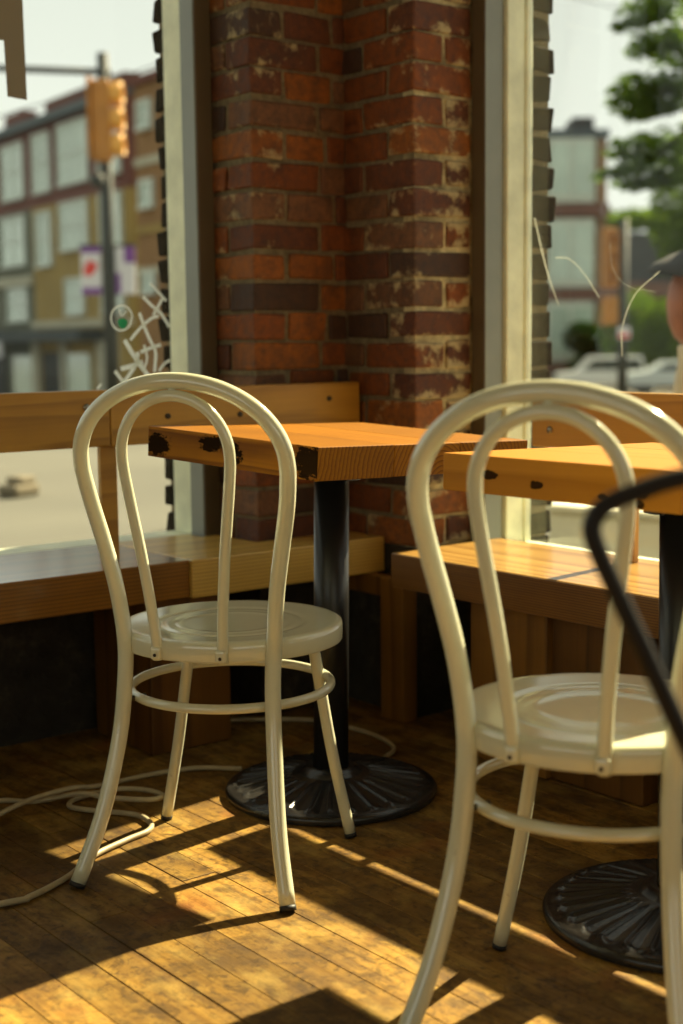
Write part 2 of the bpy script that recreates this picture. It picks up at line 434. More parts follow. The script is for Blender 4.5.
# brick corner between the two windows: mortar core + every brick a block with its own colour
def brick_corner():
    core = MB(); bk = MB()
    z0, z1 = .43, 2.75
    PG = [(2.034, 3.212), (2.034, 2.889), (2.319, 2.889), (2.319, 2.619), (2.655, 2.619), (2.655, 2.562), (2.722, 2.562), (2.722, 3.238), (1.995, 3.238), (1.995, 3.212)]
    core.prism(PG, z0, z1)
    co = core.build('wall_corner', M['mortar']); struct(co)
    pl = MB(); pl.prism([(2.0315, 3.209), (2.0315, 2.883), (2.313, 2.883), (2.313, 2.613), (2.652, 2.613), (2.652, 2.556), (2.728, 2.556), (2.728, 3.244), (1.989, 3.244), (1.989, 3.211)], 0, .4295)
    pl.build('plinth', M['masonry'], co)
    rr = random.Random(11)
    def shade(kind):
        u = rr.random()
        if u < .07: c = (.065, .030, .016)
        elif u < .30: c = (.115, .036, .014)
        elif u < .64: c = (.19, .052, .010)
        elif u < .84: c = (.25, .078, .012)
        else: c = (.16, .070, .030)
        k = rr.uniform(.85, 1.15); return tuple(v*k for v in c)
    ch = .0733; mg = .012; D = .09
    n = int((z1-z0)/ch)
    for i in range(n):
        za = z0+i*ch+mg*.5; zb = za+ch-mg
        odd = i % 2
        # convex corner P (2.025,2.88): return goes +y to 3.11, face A goes +x to 2.31
        def put(x0, x1, y0, y1, paint, kind='b'):
            bk.cur = (*shade(kind), paint)
            d = rr.uniform(0, .004)
            # sink each block by a hair so the wall face is uneven
            bk.box(x0, x1, y0, y1, za+rr.uniform(-.0045, .003), zb-rr.uniform(-.0045, .003), .0034)
        s = rr.uniform(0, .003)
        hi = max(0., min(1., (za-.75)/.6)); pr = .27+.17*hi; 
        if odd:
            put(2.025+s, 2.025+.098, 2.880+s, 3.10, pr)          # header seen on A, stretcher on the return
            xs = 2.025+.098+mg
            L = rr.choice((.125, .14, .115))
        else:
            put(2.025+s, 2.025+D, 2.985+mg, 3.10, pr+.05)
            put(2.025+s, 2.025+.205, 2.880+s, 2.985, pr-.06)
            xs = 2.025+.205+mg; L = .20
        while xs < 2.318:
            xe = min(xs+L, 2.322)
            if xe > xs+.02: put(xs, xe, 2.880+rr.uniform(0, .004), 2.89+D, .06)
            xs = xe+mg; L = .2
        # B: face x=2.31 from y=2.878 (inner corner) to convex corner y=2.61; C: face y=2.61 from x=2.31 to 2.50
        s = rr.uniform(0, .003)
        if odd:
            put(2.310+s, 2.310+.1885, 2.610+s, 2.705, .47)
            ys = 2.705+mg
            put(2.310+.205+mg, 2.60, 2.610+rr.uniform(0, .004), 2.7, .46) if False else None
            L = .16
        else:
            put(2.310+s, 2.310+.098, 2.610+s, 2.80, .43)
            put(2.310+.098+mg, 2.499, 2.610+rr.uniform(0, .004), 2.70, .54)
            ys = 2.80+mg; L = .2
        if odd: pass
        while ys < 2.886:
            ye = min(ys+L, 2.890)
            if ye > ys+.02: put(2.310+rr.uniform(0, .004), 2.40, ys, ye, .10)
            ys = ye+mg
    bk.build('brickwork', M['brick'], co, bevel=.0055, seg=2, attr=True)
    # weathered brick ends outside the glass
    ex = MB(); rr = random.Random(5)
    for i in range(n):
        za = z0+i*ch+mg*.5; zb = za+ch-mg-.002
        k = rr.uniform(.7, 1.2)
        ex.cur = (.030*k, .021*k, .014*k, .0)
        ex.box(1.984+rr.uniform(0, .005), 2.08, 3.215, 3.252+rr.uniform(-.008, .008), za, zb, .005)
        ex.cur = (.020*k, .014*k, .010*k, .0)
        ex.box(2.653, 2.734+rr.uniform(-.009, .006), 2.553+rr.uniform(0, .006), 2.62, za, zb, .006)
    ex.build('outer_brickwork', M['ext_brick'], co, bevel=.005, seg=2, attr=True)
brick_corner()

b = MB()
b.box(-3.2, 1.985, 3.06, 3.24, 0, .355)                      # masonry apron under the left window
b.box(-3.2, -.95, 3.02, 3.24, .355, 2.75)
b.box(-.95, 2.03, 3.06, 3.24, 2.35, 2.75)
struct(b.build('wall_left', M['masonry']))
b = MB()
b.box(2.50, 2.72, -3.2, 2.552, 0, .362)
b.box(2.50, 2.72, -3.2, -.9, .362, 2.75)
b.box(2.50, 2.72, -.9, 2.61, 2.35, 2.75)
struct(b.build('wall_right', M['masonry']))
b = MB(); b.box(-3.3, 2.7, -3.3, 3.2, 2.75, 2.85); struct(b.build('ceiling', M['ceiling']))
# far side of the room, behind the camera: shopfront openings light it from there too
b = MB()
b.box(-3.3, -3.2, -3.2, 3.16, 0, .5); b.box(-3.3, -3.2, -3.2, 3.16, 2.45, 2.75); b.box(-3.3, -3.2, -3.2, -2.0, .5, 2.45); b.box(-3.3, -3.2, 1.6, 3.16, .5, 2.45)
struct(b.build('wall_back', M['plaster']))
b = MB()
b.box(-3.3, 2.66, -3.3, -3.2, 0, .5); b.box(-3.3, 2.66, -3.3, -3.2, 2.45, 2.75); b.box(-3.3, -2.0, -3.3, -3.2, .5, 2.45); b.box(1.3, 2.66, -3.3, -3.2, .5, 2.45)
struct(b.build('wall_front', M['plaster']))

# windows
def windows():
    # left window: grey post, cream jamb reveal behind it, glass at the outer edge (y ~ 3.2)
    w = MB(); w.box(1.975, 2.022, 3.050, 3.110, .362, 2.35); w.box(-.95, -.90, 3.05, 3.110, .362, 2.35); w.box(-.90, 1.975, 3.05, 3.110, 2.30, 2.35)
    f = w.build('window_1', M['grey_paint'], bevel=.002); struct(f)
    fm = MB(); fm.box(1.978, 2.0235, 3.046, 3.0499, .362, 2.35); fm.build('frame_shade_face', M['shaded_taupe'], f)  # thin skin carrying the post's room-side shade as a darker colour
    s = MB(); s.box(1.985, 2.030, 3.122, 3.209, .362, 2.34); s.box(-.94, -.90, 3.122, 3.209, .362, 2.34)
    s.box(-.90, 1.985, 3.1105, 3.209, .362, .4490); s.box(-.90, 1.985, 3.122, 3.209, 2.28, 2.34)
    s.build('sash', M['cream_paint'], f, bevel=.004)
    g = MB(); g.box(-.90, 1.985, 3.2000, 3.2035, .4495, 2.28); g.build('pane', M['glass'], f)
    # right window, glass at x ~ 2.64
    w = MB(); w.box(2.502, 2.562, 2.563, 2.604, .364, 2.35); w.box(2.502, 2.562, -.9, -.85, .364, 2.35); w.box(2.502, 2.562, -.85, 2.563, 2.30, 2.35)
    f = w.build('window_2', M['grey_paint'], bevel=.002); struct(f)
    fm = MB(); fm.box(2.4985, 2.5018, 2.562, 2.606, .364, 2.35); fm.build('frame_shade_face', M['shaded_taupe'], f)  # right post: unlit room side painted on the same way
    s = MB(); s.box(2.567, 2.628, 2.552, 2.612, .364, 2.34); s.box(2.628, 2.650, 2.546, 2.612, .364, 2.34)
    s.box(2.502, 2.650, -.85, 2.5455, .364, .424); s.box(2.567, 2.650, -.85, 2.5455, 2.28, 2.34)
    s.build('sash', M['cream_paint'], f, bevel=.004)
    g = MB(); g.box(2.6385, 2.6415, -.85, 2.5455, .4245, 2.28); g.build('pane', M['glass'], f)
    # scratches in the right pane
    s = MB()
    def P(y, z): return (2.6375, y*1.0294, .95+(z-.95)*1.0294)
    s.tube([P(2.455, 1.235), P(2.43, 1.155), P(2.405, 1.085), P(2.372, 1.02)], [.0006, .0013, .0010, .0005], 6)
    s.tube(smooth([P(2.385, 1.135), P(2.34, 1.13), P(2.29, 1.09), P(2.245, 1.035)], 4), .0006, 6)
    s.tube(smooth([P(2.215, 1.16), P(2.205, 1.10), P(2.16, 1.06), P(2.08, 1.045)], 4), .00018, 6)
    s.tube(smooth([P(2.07, 1.09), P(2.14, 1.04), P(2.175, .97), P(2.175, .90)], 4), .0006, 6)
    s.build('scratch', M['etch'], f)
    return
windows()

def graffiti():
    t = thing('graffiti_tag', 'white scratched graffiti scrawl on the left window pane beside the cream frame', 'graffiti', (1.86, 3.199, .95))
    def ptw(px, py):
        d = ray(px, py); k = 3.199/d.y; return Vector((d.x*k-1.86, -.0006, H+d.z*k-.95))
    def stroke(pts, w, bld):
        P = [ptw(*p) for p in pts]; P = smooth(P, 4) if len(P) > 2 else P
        for a, c in zip(P[:-1], P[1:]):
            dv = (c-a).normalized(); nv = Vector((-dv.z, 0, dv.x))*w
            dy = Vector((0, -.00004*len(bld.f), 0))
            bld.add([a+nv+dy, a-nv+dy, c-nv+dy, c+nv+dy], [(0, 1, 2, 3)])
    b = MB()
    S = [([(150, 283), (158, 292), (166, 301)], .0035), ([(143, 297), (152, 306), (161, 314), (169, 327)], .0042), ([(163, 297), (158, 306), (153, 315)], .004),
         ([(130, 340), (139, 329), (150, 319), (158, 316)], .004), ([(139, 313), (144, 327), (150, 341), (155, 352), (154, 372)], .0045),
         ([(124, 340), (131, 352), (139, 364), (147, 375), (152, 381)], .006), ([(140, 352), (150, 348), (160, 345)], .0045),
         ([(120, 369), (131, 366), (142, 362)], .006), ([(137, 352), (135, 364), (126, 378), (121, 383)], .005), ([(114, 371), (120, 379), (126, 386)], .0045),
         ([(158, 371), (163, 364), (169, 360)], .0035), ([(143, 345), (146, 358), (142, 372)], .003)]
    for p, w in S: stroke(p, w, b)
    b.build('scrawl', M['etch'], t)
    b = MB(); stroke([(97, 389), (101, 384)], .003, b); b.build('scrawl', M['etch'], t)
    b = MB()
    ring = [(121+10.5*math.cos(a), 318+12.5*math.sin(a)) for a in [2*PI*i/20 for i in range(21)]]
    stroke(ring, .0024, b); stroke([(118, 309), (121, 316), (126, 311)], .0015, b)
    b.build('ring_mark', M['etch'], t)
    b = MB(); c = ptw(122.5, 323.5)
    vs = [c+Vector((.013*math.cos(a)*(1+.15*math.sin(3*a)), -.0015, .0135*math.sin(a))) for a in [2*PI*i/18 for i in range(18)]]
    n = 18
    b.add(vs+[v+Vector((0, .0012, 0)) for v in vs], [tuple(range(n)), tuple(range(2*n-1, n-1, -1))]+[(i, (i+1) % n, n+(i+1) % n, n+i) for i in range(n)])
    o = b.build('paint_blot', M['green_paint'], t); o['label'] = 'small bright green paint blot'
graffiti()

def vinyl_letter():
    # a large block letter stuck on the left pane: right stem and crossbar of an H
    x0, x1 = 1.541, 1.594
    b = MB()
    poly = [(x0+.006, 1.527), (x1+.003, 1.523), (x1-.002, 2.06), (x0, 2.06), (x0, 1.86), (x0-.13, 1.86), (x0-.13, 2.06), (x0-.19, 2.06), (x0-.19, 1.527), (x0-.13, 1.527), (x0-.13, 1.655), (x0+.002, 1.655)]
    Mx = Matrix(((1, 0, 0, 0), (0, 0, -1, 0), (0, 1, 0, 0), (0, 0, 0, 1)))
    b.prism(poly, 0, .0012, Mx)
    o = b.build('window_letter', M['vinyl'], origin=(0, 0, 0)); 
    for v in o.data.vertices: v.co.y += 3.1992
    tag(o, 'taupe vinyl block letter stuck high on the left window pane', 'letter')
vinyl_letter()

# ------------------------------------------------------------------ benches
def boards(b, items, ax):
    for it in items: b.cur = (1, 1, 1, R.random()); b.box(*it)

def bench_left():
    t = thing('plank_bench', 'brown wall bench with grey-worn top along the left window, left of the plank joint', 'bench', (0, 0, 0))
    b = MB(); b.cur = (1, 1, 1, .45)
    b.box(.15, 1.7285, 2.735, 3.108, .3625, .4495)
    b.build('seat_board', M['ply_dark'], t, bevel=.003, attr=True)
    b = MB(); b.cur = (1, 1, 1, .55); b.box(.15, 1.578, 2.812, 2.846, .715, .841)
    br = b.build('backrest', M['rail'], t, bevel=.003, attr=True)
    for (x, z) in ((1.519, .804), (.6, .78)):
        s = MB(); s.ball((x, 2.810, z), .0085, 12, (1, .5, 1)); s.build('bolt', M['screw'], br)
    b = MB(); b.cur = (1, 1, 1, .6); b.box(1.570, 1.612, 2.8465, 2.862, .450, .80)
    b.build('post', M['rail'], t, bevel=.002, attr=True)
    b = MB(); b.cur = (1, 1, 1, .5); b.box(.35, .40, 2.8465, 2.872, .450, .80); b.build('post', M['post'], t, bevel=.002, attr=True)
    # boxed leg under the joint
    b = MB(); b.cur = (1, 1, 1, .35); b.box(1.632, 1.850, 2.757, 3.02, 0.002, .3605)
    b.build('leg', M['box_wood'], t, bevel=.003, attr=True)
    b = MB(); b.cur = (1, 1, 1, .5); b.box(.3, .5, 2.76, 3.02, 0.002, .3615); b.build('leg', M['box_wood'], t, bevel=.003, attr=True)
    # the corner piece
    t = thing('corner_bench', 'paler wall bench filling the corner under the brick pier, right of the plank joint', 'bench', (0, 0, 0))
    b = MB(); b.cur = (1, 1, 1, .6)
    b.prism([(1.7305, 2.725), (2.306, 2.725), (2.306, 2.868), (2.012, 2.868), (2.012, 3.045), (1.962, 3.045), (1.962, 3.108), (1.7305, 3.108)], .361, .4500)
    b.build('seat_board', M['ply_light'], t, bevel=.003, attr=True)
    b = MB(); b.cur = (1, 1, 1, .75); b.box(1.579, 2.299, 2.810, 2.844, .7145, .839)
    br = b.build('backrest', M['rail'], t, bevel=.003, attr=True)
    for (x, z) in ((1.728, .776), (1.929, .772), (2.20, .80)):
        s = MB(); s.ball((x, 2.8095, z), .0085, 12, (1, .25, .8)); s.build('knot', M['rust'], br)
    b = MB(); b.cur = (1, 1, 1, .55); b.box(2.245, 2.292, 2.587, 2.672, 0.002, .3605); b.build('leg', M['post'], t, bevel=.003, attr=True)
    b = MB(); b.cur = (1, 1, 1, .3); b.box(2.25, 2.285, 2.6725, 2.86, .31, .3605); b.build('bearer', M['post'], t, bevel=.003, attr=True)
    b = MB(); b.cur = (1, 1, 1, .4); b.box(2.15, 2.20, 2.8445, 2.8785, .74, .80); b.build('spacer', M['post'], t, bevel=.002, attr=True)
bench_left()

def bench_right():
    t = thing('window_bench', 'sunlit golden bench under the right window with a pine back rail', 'bench', (0, 0, 0))
    b = MB(); b.cur = (1, 1, 1, .6); b.box(2.142, 2.498, .45, 2.506, .368, .4500)
    b.build('seat_board', M['ply_r'], t, bevel=.003, attr=True)
    b = MB(); b.cur = (1, 1, 1, .5); b.box(2.1390, 2.1419, .452, 2.504, .370, .4475); e = b.build('edge_band', M['ply_edge'], t, attr=True); e['label'] = 'darker striped plywood edge'
    b = MB(); b.cur = (1, 1, 1, .7); b.box(2.400, 2.428, .45, 2.305, .6955, .826)
    br = b.build('backrest', M['rail_r'], t, bevel=.003, attr=True)
    s = MB(); s.ball((2.3985, 2.247, .735), .009, 12, (.5, 1, 1)); s.build('bolt', M['screw'], br)
    b = MB(); b.cur = (1, 1, 1, .7); b.box(2.4285, 2.446, 2.022, 2.048, .4505, .80); b.build('post', M['rail_r'], t, bevel=.002, attr=True)
    b = MB(); b.cur = (1, 1, 1, .7); b.box(2.4285, 2.497, .7, .75, .4505, .80); b.build('post', M['rail_r'], t, bevel=.002, attr=True)
    b = MB(); b.cur = (1, 1, 1, .75); b.box(2.185, 2.45, 2.052, 2.285, .002, .3675); b.build('leg', M['post'], t, bevel=.003, attr=True)
    b = MB(); b.cur = (1, 1, 1, .25); b.box(2.20, 2.45, 1.80, 2.050, .002, .3675); b.build('leg', M['box_wood'], t, bevel=.003, attr=True)
    b = MB(); b.cur = (1, 1, 1, .25); b.box(2.20, 2.45, .6, .85, .002, .3675); b.build('leg', M['box_wood'], t, bevel=.003, attr=True)
bench_right()

# ------------------------------------------------------------------ pedestal tables
def make_table(label, loc, yaw, mat, top_off, tilt, nboards=3, seed=1, size=(.489, .577), top=.763, lean=.018):
    t = thing('cafe_table', label, 'table', loc, 0., 'pedestal cafe tables')
    rr = random.Random(seed)
    b = MB(); L, W, T = size[0], size[1], .060
    ws = [rr.uniform(.8, 1.2) for _ in range(nboards)]; k = W/sum(ws); x = -W/2
    for w in ws:
        b.cur = (1, 1, 1, rr.uniform(.25, .8)); b.box(x, x+w*k, -L/2, L/2, -T+rr.uniform(0, .0008), -rr.uniform(0, .0006)); x += w*k
    o = b.build('tabletop', mat, t, bevel=.0016, seg=2, attr=True)
    o.location = (top_off[0], top_off[1], top); o.rotation_euler = (tilt[1], tilt[0], yaw)
    # cast-iron foot with radiating flutes
    nr = 26; ns = 28*14; vs = []; fs = []
    prof = [(.221, .002), (.223, .010), (.2215, .0155), (.2175, .0185)]
    rad = [.214-.0062*i for i in range(25)]
    def base_h(r): return .0195+.027*((.219-r)/.155)**1.0 if r > .064 else .0465
    rings = [(r, z, None) for r, z in prof]+[(r, base_h(r), r) for r in rad if r > .062]
    for r, z, fl in rings:
        for s in range(ns):
            a = 2*PI*s/ns; h = z
            if fl is not None:
                ph = (s % 14)/14.0           # one petal
                d = abs(ph-.5)*2             # 0 centre of petal .. 1 between petals
                end = .205-.010*(d**2)*2.2
                if .078 < fl < .212:
                    ridge = max(0., (d-.76)/.24)
                    e2 = max(0., 1-abs(fl-(.204-.012*d*d))/.0075)
                    inn = min(1., (fl-.078)/.02)
                    h += .0055*max(ridge*min(1., max(0, (.207-fl)/.012)), e2*.9)*inn
                    h -= .0022*(1-d)*inn
            vs.append((r*math.cos(a), r*math.sin(a), h))
    for i in range(len(rings)-1):
        for s in range(ns): fs.append((i*ns+s, i*ns+(s+1) % ns, (i+1)*ns+(s+1) % ns, (i+1)*ns+s))
    b = MB(); b.add(vs, fs, True)
    zt = rings[-1][1]
    b.lathe([(.066, zt-.0005), (.060, zt+.006), (.052, zt+.012), (.046, zt+.014), (.037, zt+.014)], 40)
    base = b.build('base', M['iron'], t)
    b = MB(); b.lathe([(0, 0), (.0365, 0), (.0365, .633), (0, .633)], 40)
    c = b.build('column', M['gloss_black'], t); c.location = (0, 0, .055); c.rotation_euler = (0, lean, 0)
    b = MB(); b.box(-.14, .14, -.14, .14, -.008, 0); b.lathe([(.05, -.03), (.05, -.008)], 24)
    p = b.build('mounting_plate', M['iron'], t); p.location = (top_off[0]*.6+.006, top_off[1]*.6, top-.0635); p.rotation_euler = (tilt[1], tilt[0], yaw)
    return t
make_table('orange salvaged-wood pedestal table with charred front edge, standing by the brick corner', (1.787, 2.292, 0), .094, M['top_a'],
           (-.030, -.081), (.036, .040), 3, 4, (.489, .577), .763)
make_table('honey pine pedestal table behind the front white chair, near the right window', (1.817, 1.4065, 0), 0., M['top_b'],
           (-.006, .0415), (.023, -.003), 3, 9, (.474, .520), .76, -.016)

# ------------------------------------------------------------------ bentwood-style steel chairs
def make_chair(label, loc, yaw):
    t = thing('cafe_chair', label, 'chair', loc, yaw, 'cream loop-back cafe chairs')
    tz = [0, .12, .22, .31, .43, .54, .65, .78, .9]; tt = [-.268, -.222, -.190, -.172, -.162, -.172, -.191, -.222, -.250]
    Z = [0.009, .12, .25, .36, .43, .52, .60, .67, .72, .745]; W = [.194, .165, .146, .139, .141, .150, .165, .1795, .1865, .1875]
    half = [(lerp(z, tz, tt), w, z) for z, w in zip(Z, W)]
    for k in range(1, 8):
        a = k/8*PI/2; z = .745+(.8825-.745)*math.sin(a); half.append((lerp(z, tz, tt), .1875*math.cos(a), z))
    top = (lerp(.8825, tz, tt), 0, .8825)
    pts = half+[top]+[(x, -y, z) for x, y, z in reversed(half)]
    b = MB(); b.tube(smooth(pts, 5), .0141, 18); b.build('back_frame', M['enamel'], t)
    # inner loop, ends flattened and screwed to the rim
    Zi = [.400, .43, .50, .58, .65, .70, .738, .76]; Wi = [.0605, .0612, .0668, .0755, .0850, .0920, .0965, .0972]
    ti = lambda z: lerp(z, [.39, .43, .9], [-.198, -.2, -.258])
    hi = [(ti(z), w, z) for z, w in zip(Zi, Wi)]
    for k in range(1, 8):
        a = k/8*PI/2; z = .76+(.858-.76)*math.sin(a); hi.append((ti(z), .0972*math.cos(a), z))
    pi_ = hi+[(ti(.858), 0, .858)]+[(x, -y, z) for x, y, z in reversed(hi)]
    sp = smooth(pi_, 5); n = len(sp); rs = [.0098]*n
    b = MB(); b.tube(sp, rs, 14)
    il = b.build('inner_loop', M['enamel'], t)
    for s in (1, -1):
        q = MB(); q.box(-.2120, -.1990, s*.0605-.0102, s*.0605+.0102, .4015, .424); q.build('mount_tab', M['enamel'], il, bevel=.005, seg=3)
        q = MB(); q.ball((-.2125, s*.0605, .410), .0032, 10, (.5, 1, 1)); q.build('screw', M['rust'], il)
    # joint between the two loops at the crown
    b = MB(); b.tube([(ti(.858)+.002, .0, .856), (top[0]+.001, 0, .880)], .006, 10); b.build('joint', M['enamel'], t)
    # pressed seat
    prof = [(.197, .392), (.2040, .392), (.2050, .395), (.2050, .418), (.2032, .4245), (.1985, .4268)]
    for r in (.190, .183, .175, .166, .156, .147, .140, .135, .131, .127, .122, .114, .106, .100, .095, .090, .084, .074, .06, .045, .03, .015, 0.):
        h = .4272-.006*(1-(r/.192)**2)
        h -= .0016*max(0., 1-abs(r-.131)/.009); h += .0012*max(0., 1-abs(r-.095)/.008)
        prof.append((r, h))
    und = [(0, .4085), (.1, .4095), (.135, .4115), (.18, .417), (.195, .412), (.197, .392)]
    b = MB(); b.lathe(und+prof[1:], 96); st = b.build('seat', M['enamel'], t); st.location = (-.004, 0, .008)
    # ring of tube under the seat
    b = MB(); c0 = -.012; b.tube([(c0+.184*math.cos(2*PI*k/72), .184*math.sin(2*PI*k/72), .316) for k in range(72)], .0088, 12, closed=True)
    rg = b.build('foot_ring', M['enamel'], t)
    for s in (1, -1):
        q = MB(); q.tube([(-.128, s*.121, .316), (-.168, s*.136, .316)], .0045, 8); q.build('screw', M['rust'], rg)
    for s in (1, -1):
        P = [(.090, s*.120, .414), (.094, s*.137, .30), (.098, s*.160, .16), (.104, s*.191, .009)]
        b = MB(); b.tube(smooth(P, 6), .0112, 14); lg = b.build('leg', M['enamel'], t)
        d = (Vector(P[3])-Vector(P[2])).normalized()
        q = MB(); q.tube([Vector(P[3])-d*.0005, Vector(P[3])+d*.008], .0116, 14); q.build('foot_cap', M['rubber'], lg)
    d = (Vector(half[0])-Vector(half[1])).normalized()
    for s in (1, -1):
        p0 = Vector((half[0][0], s*half[0][1], half[0][2])); dd = Vector((d.x, s*d.y, d.z))
        q = MB(); q.tube([p0-dd*.0005, p0+dd*.008], .0146, 14); q.build('foot_cap', M['rubber'], t)
    return t
ch1 = make_chair('cream metal loop-back chair, fully in view, before the charred-edge table', (1.4505, 2.1508, 0.001), .596)
ch2 = copy_tree(ch1); ch2.location = (1.4928, 1.2936, 0.001); ch2.rotation_euler = (0, 0, .429)
ch2['label'] = 'cream metal loop-back chair nearest the camera with sunlit seat, before the honey pine table'

# ------------------------------------------------------------------ dark armchair at the right edge
def dark_chair():
    # local frame: +x the way it faces, +y its left; arm tips seen from behind the bentwood chair
    tip = Vector((.945, .825)); fx = Vector((-.783, .622)); 
    ang = math.atan2(fx.y, fx.x)
    left = Vector((-fx.y, fx.x))                      # its left hand side = away/toward camera
    # far arm lies on its right side (-y); seat centre is nearer to the camera
    cen = tip - fx*.30 + Vector((-.622, -.783))*.225
    t = thing('dark_armchair', 'dark metal tube armchair cut off at the right edge of the photo', 'chair', (cen.x, cen.y, .001), ang)
    s = -1 if (left.dot(Vector((-.622, -.783))) > 0) else 1
    for sd in (s, -s):
        y = sd*.225
        P = [(-.20, y*.92, .445), (-.235, y*.95, .62), (-.22, y*.99, .80), (-.12, y, .836), (.05, y, .842), (.16, y, .836), (.228, y, .825), (.265, y, .814), (.290, y, .804), (.303, y, .793), (.307, y, .780), (.302, y, .763), (.291, y, .738), (.254, y, .659), (.208, y, .561), (.15, y*.98, .455), (.17, y*.96, .25), (.20, y*.95, .012)]
        b = MB(); b.tube(smooth(P, 6), .0088, 14); b.build('arm', M['black_tube'], t)
    b = MB(); b.lathe([(0, .44), (.19, .44), (.205, .447), (.205, .458), (.195, .463), (0, .456)], 48); b.build('seat', M['black_tube'], t)
    b = MB(); b.tube(smooth([(-.22, -.222, .80), (-.26, -.15, .83), (-.275, 0, .84), (-.26, .15, .83), (-.22, .222, .80)], 6), .0105, 12); b.build('back_rail', M['black_tube'], t)
    for sd in (1, -1):
        b = MB(); b.tube([(-.14, sd*.13, .445), (-.21, sd*.19, .012)], .0115, 12); b.build('leg', M['black_tube'], t)
dark_chair()

# ------------------------------------------------------------------ cords on the floor
def cord(name, label, pts):
    b = MB(); b.tube(smooth(pts, 6), .0055, 10); o = b.build(name, M['cord']); tag(o, label, 'cord'); return o
z = .0068; z2 = .018
cord('extension_cord', 'beige extension cord looping on the floor behind the left chair', [(-.1, 2.02, z), (.55, 2.26, z), (.978, 2.169, z), (1.03, 2.165, z), (1.124, 2.205, z), (1.21, 2.268, z), (1.30, 2.302, z), (1.355, 2.318, z), (1.383, 2.352, z), (1.388, 2.41, z), (1.36, 2.46, z),
      (1.33, 2.50, z), (1.31, 2.55, z), (1.345, 2.585, z), (1.41, 2.56, z2), (1.46, 2.52, z2), (1.475, 2.46, z2), (1.44, 2.45, z2), (1.38, 2.52, z2), (1.34, 2.565, z2*1.3), (1.27, 2.625, z), (1.20, 2.68, z), (1.05, 2.60, z), (.5, 2.5, z), (-.1, 2.7, z)])
cord('power_cord', 'beige power cord running from the left along the floor to the table foot', [(-.1, 2.35, z), (.7, 2.47, z), (1.08, 2.53, z), (1.165, 2.567, z2), (1.24, 2.575, z2*1.7), (1.33, 2.585, z2*1.75), (1.397, 2.600, z2), (1.48, 2.63, z), (1.581, 2.622, z), (1.66, 2.595, z), (1.722, 2.53, z)])
cord('power_cord', 'beige cord end curling on the floor behind the charred-edge table foot', [(1.86, 2.92, z), (1.95, 2.87, z), (2.041, 2.80, z), (2.09, 2.74, z), (2.115, 2.64, z), (2.115, 2.522, z), (2.08, 2.43, z), (2.02, 2.39, z)])

# ------------------------------------------------------------------ outside: ground
def ground_z(d): return lerp(d, [0, 4, 7.5, 7.6, 16, 30, 50, 80, 200], [-.12, -.12, -.12, -.24, -.30, -.75, -1.35, -2.0, -2.4])
def street():
    b = MB(); rs = [0, 2.8, 3.4, 4, 5, 6, 7, 7.5, 7.6, 9, 11, 13, 16, 20, 25, 30, 40, 50, 65, 80, 120, 200]; n = 72
    vs = []; fs = []
    for r in rs:
        for k in range(n+1):
            a = math.radians(-60+220*k/n); vs.append((max(r, .01)*math.cos(a), max(r, .01)*math.sin(a), ground_z(r)-.002))
    for i in range(len(rs)-1):
        for k in range(n): fs.append((i*(n+1)+k, i*(n+1)+k+1, (i+1)*(n+1)+k+1, (i+1)*(n+1)+k))
    b.add(vs, fs)
    struct(b.build('street', plain('sun_bleached_asphalt', (.098, .092, .070), .85, 0, .25, .35, .1)))
street()

M['bk_brown'] = plain('brown_red_brick', (.12, .038, .026), .85, 0, .25, 3.)
M['bk_ochre'] = plain('ochre_render', (.27, .185, .05), .85, 0, .2, 1.)
M['bk_olive'] = plain('olive_grey_panel', (.10, .105, .07), .8, 0, .2, 1.)
M['bk_tan'] = plain('tan_brick', (.22, .115, .042), .85, 0, .2, 2.)
M['cornice'] = plain('slate_blue_cornice', (.065, .085, .095), .7, 0, .15, 2.)
M['stone'] = plain('pale_stone_trim', (.38, .36, .27), .8, 0, .15, 2.)
M['bwin'] = plain('pale_window_frame', (.48, .52, .47), .5, 0, .1, 2.)
M['bpane'] = plain('sky_toned_pane', (.42, .52, .45), .12, 0, .25, .6, 0, 1.)  # reflected sky is put into the pale base colour
M['dark_open'] = plain('dark_doorway', (.018, .02, .017), .7, 0, .2, 1.)
M['awning'] = plain('dark_awning', (.045, .055, .055), .8, 0, .2, 1.)
def m_leaf(name, c, sc_=4.):
    t = NT(name); co = t.coord(); k = t.ramp(t.noise(co, sc_, 4, .6), [(.3, .5), (.7, 1.3)])
    col = t.mix(1., c, k, 'MULTIPLY')
    d = t.n('BsdfDiffuse'); t.put(d.inputs[0], col); q = t.n('BsdfTranslucent'); t.put(q.inputs[0], t.mix(1., col, (1.3, 1.35, .6), 'MULTIPLY'))
    mx = t.n('MixShader'); mx.inputs[0].default_value = .45; t.put(mx.inputs[1], d); t.put(mx.inputs[2], q)
    t.t.links.new(mx.outputs[0], t.out.inputs[0]); return t.m
M['leaf'] = m_leaf('leaf_green', (.085, .140, .028))
M['leaf_dark'] = m_leaf('leaf_dark_green', (.022, .046, .014))
M['leaf_bright'] = m_leaf('leaf_yellow_green', (.10, .155, .022))
M['bark'] = plain('bark', (.06, .045, .03), .9, 0, .3, 6., .5)
M['signal'] = plain('signal_yellow', (.42, .165, .012), .55, 0, .2, 5.)
M['signal_lens'] = plain('amber_visor', (.75, .36, .06), .55, 0, .15, 5.)
M['street_metal'] = plain('grey_green_street_metal', (.030, .033, .028), .7, 0., .2, 4.)
M['white_paint'] = plain('white_vehicle_paint', (.68, .70, .68), .25, 0, .08, 2., 0, .5, .5)
M['tinted'] = plain('tinted_glass', (.02, .03, .03), .08)
M['tyre'] = plain('tyre_rubber', (.015, .015, .015), .8)
M['banner_white'] = plain('banner_white', (.62, .60, .62), .8, 0, .06, 3.)
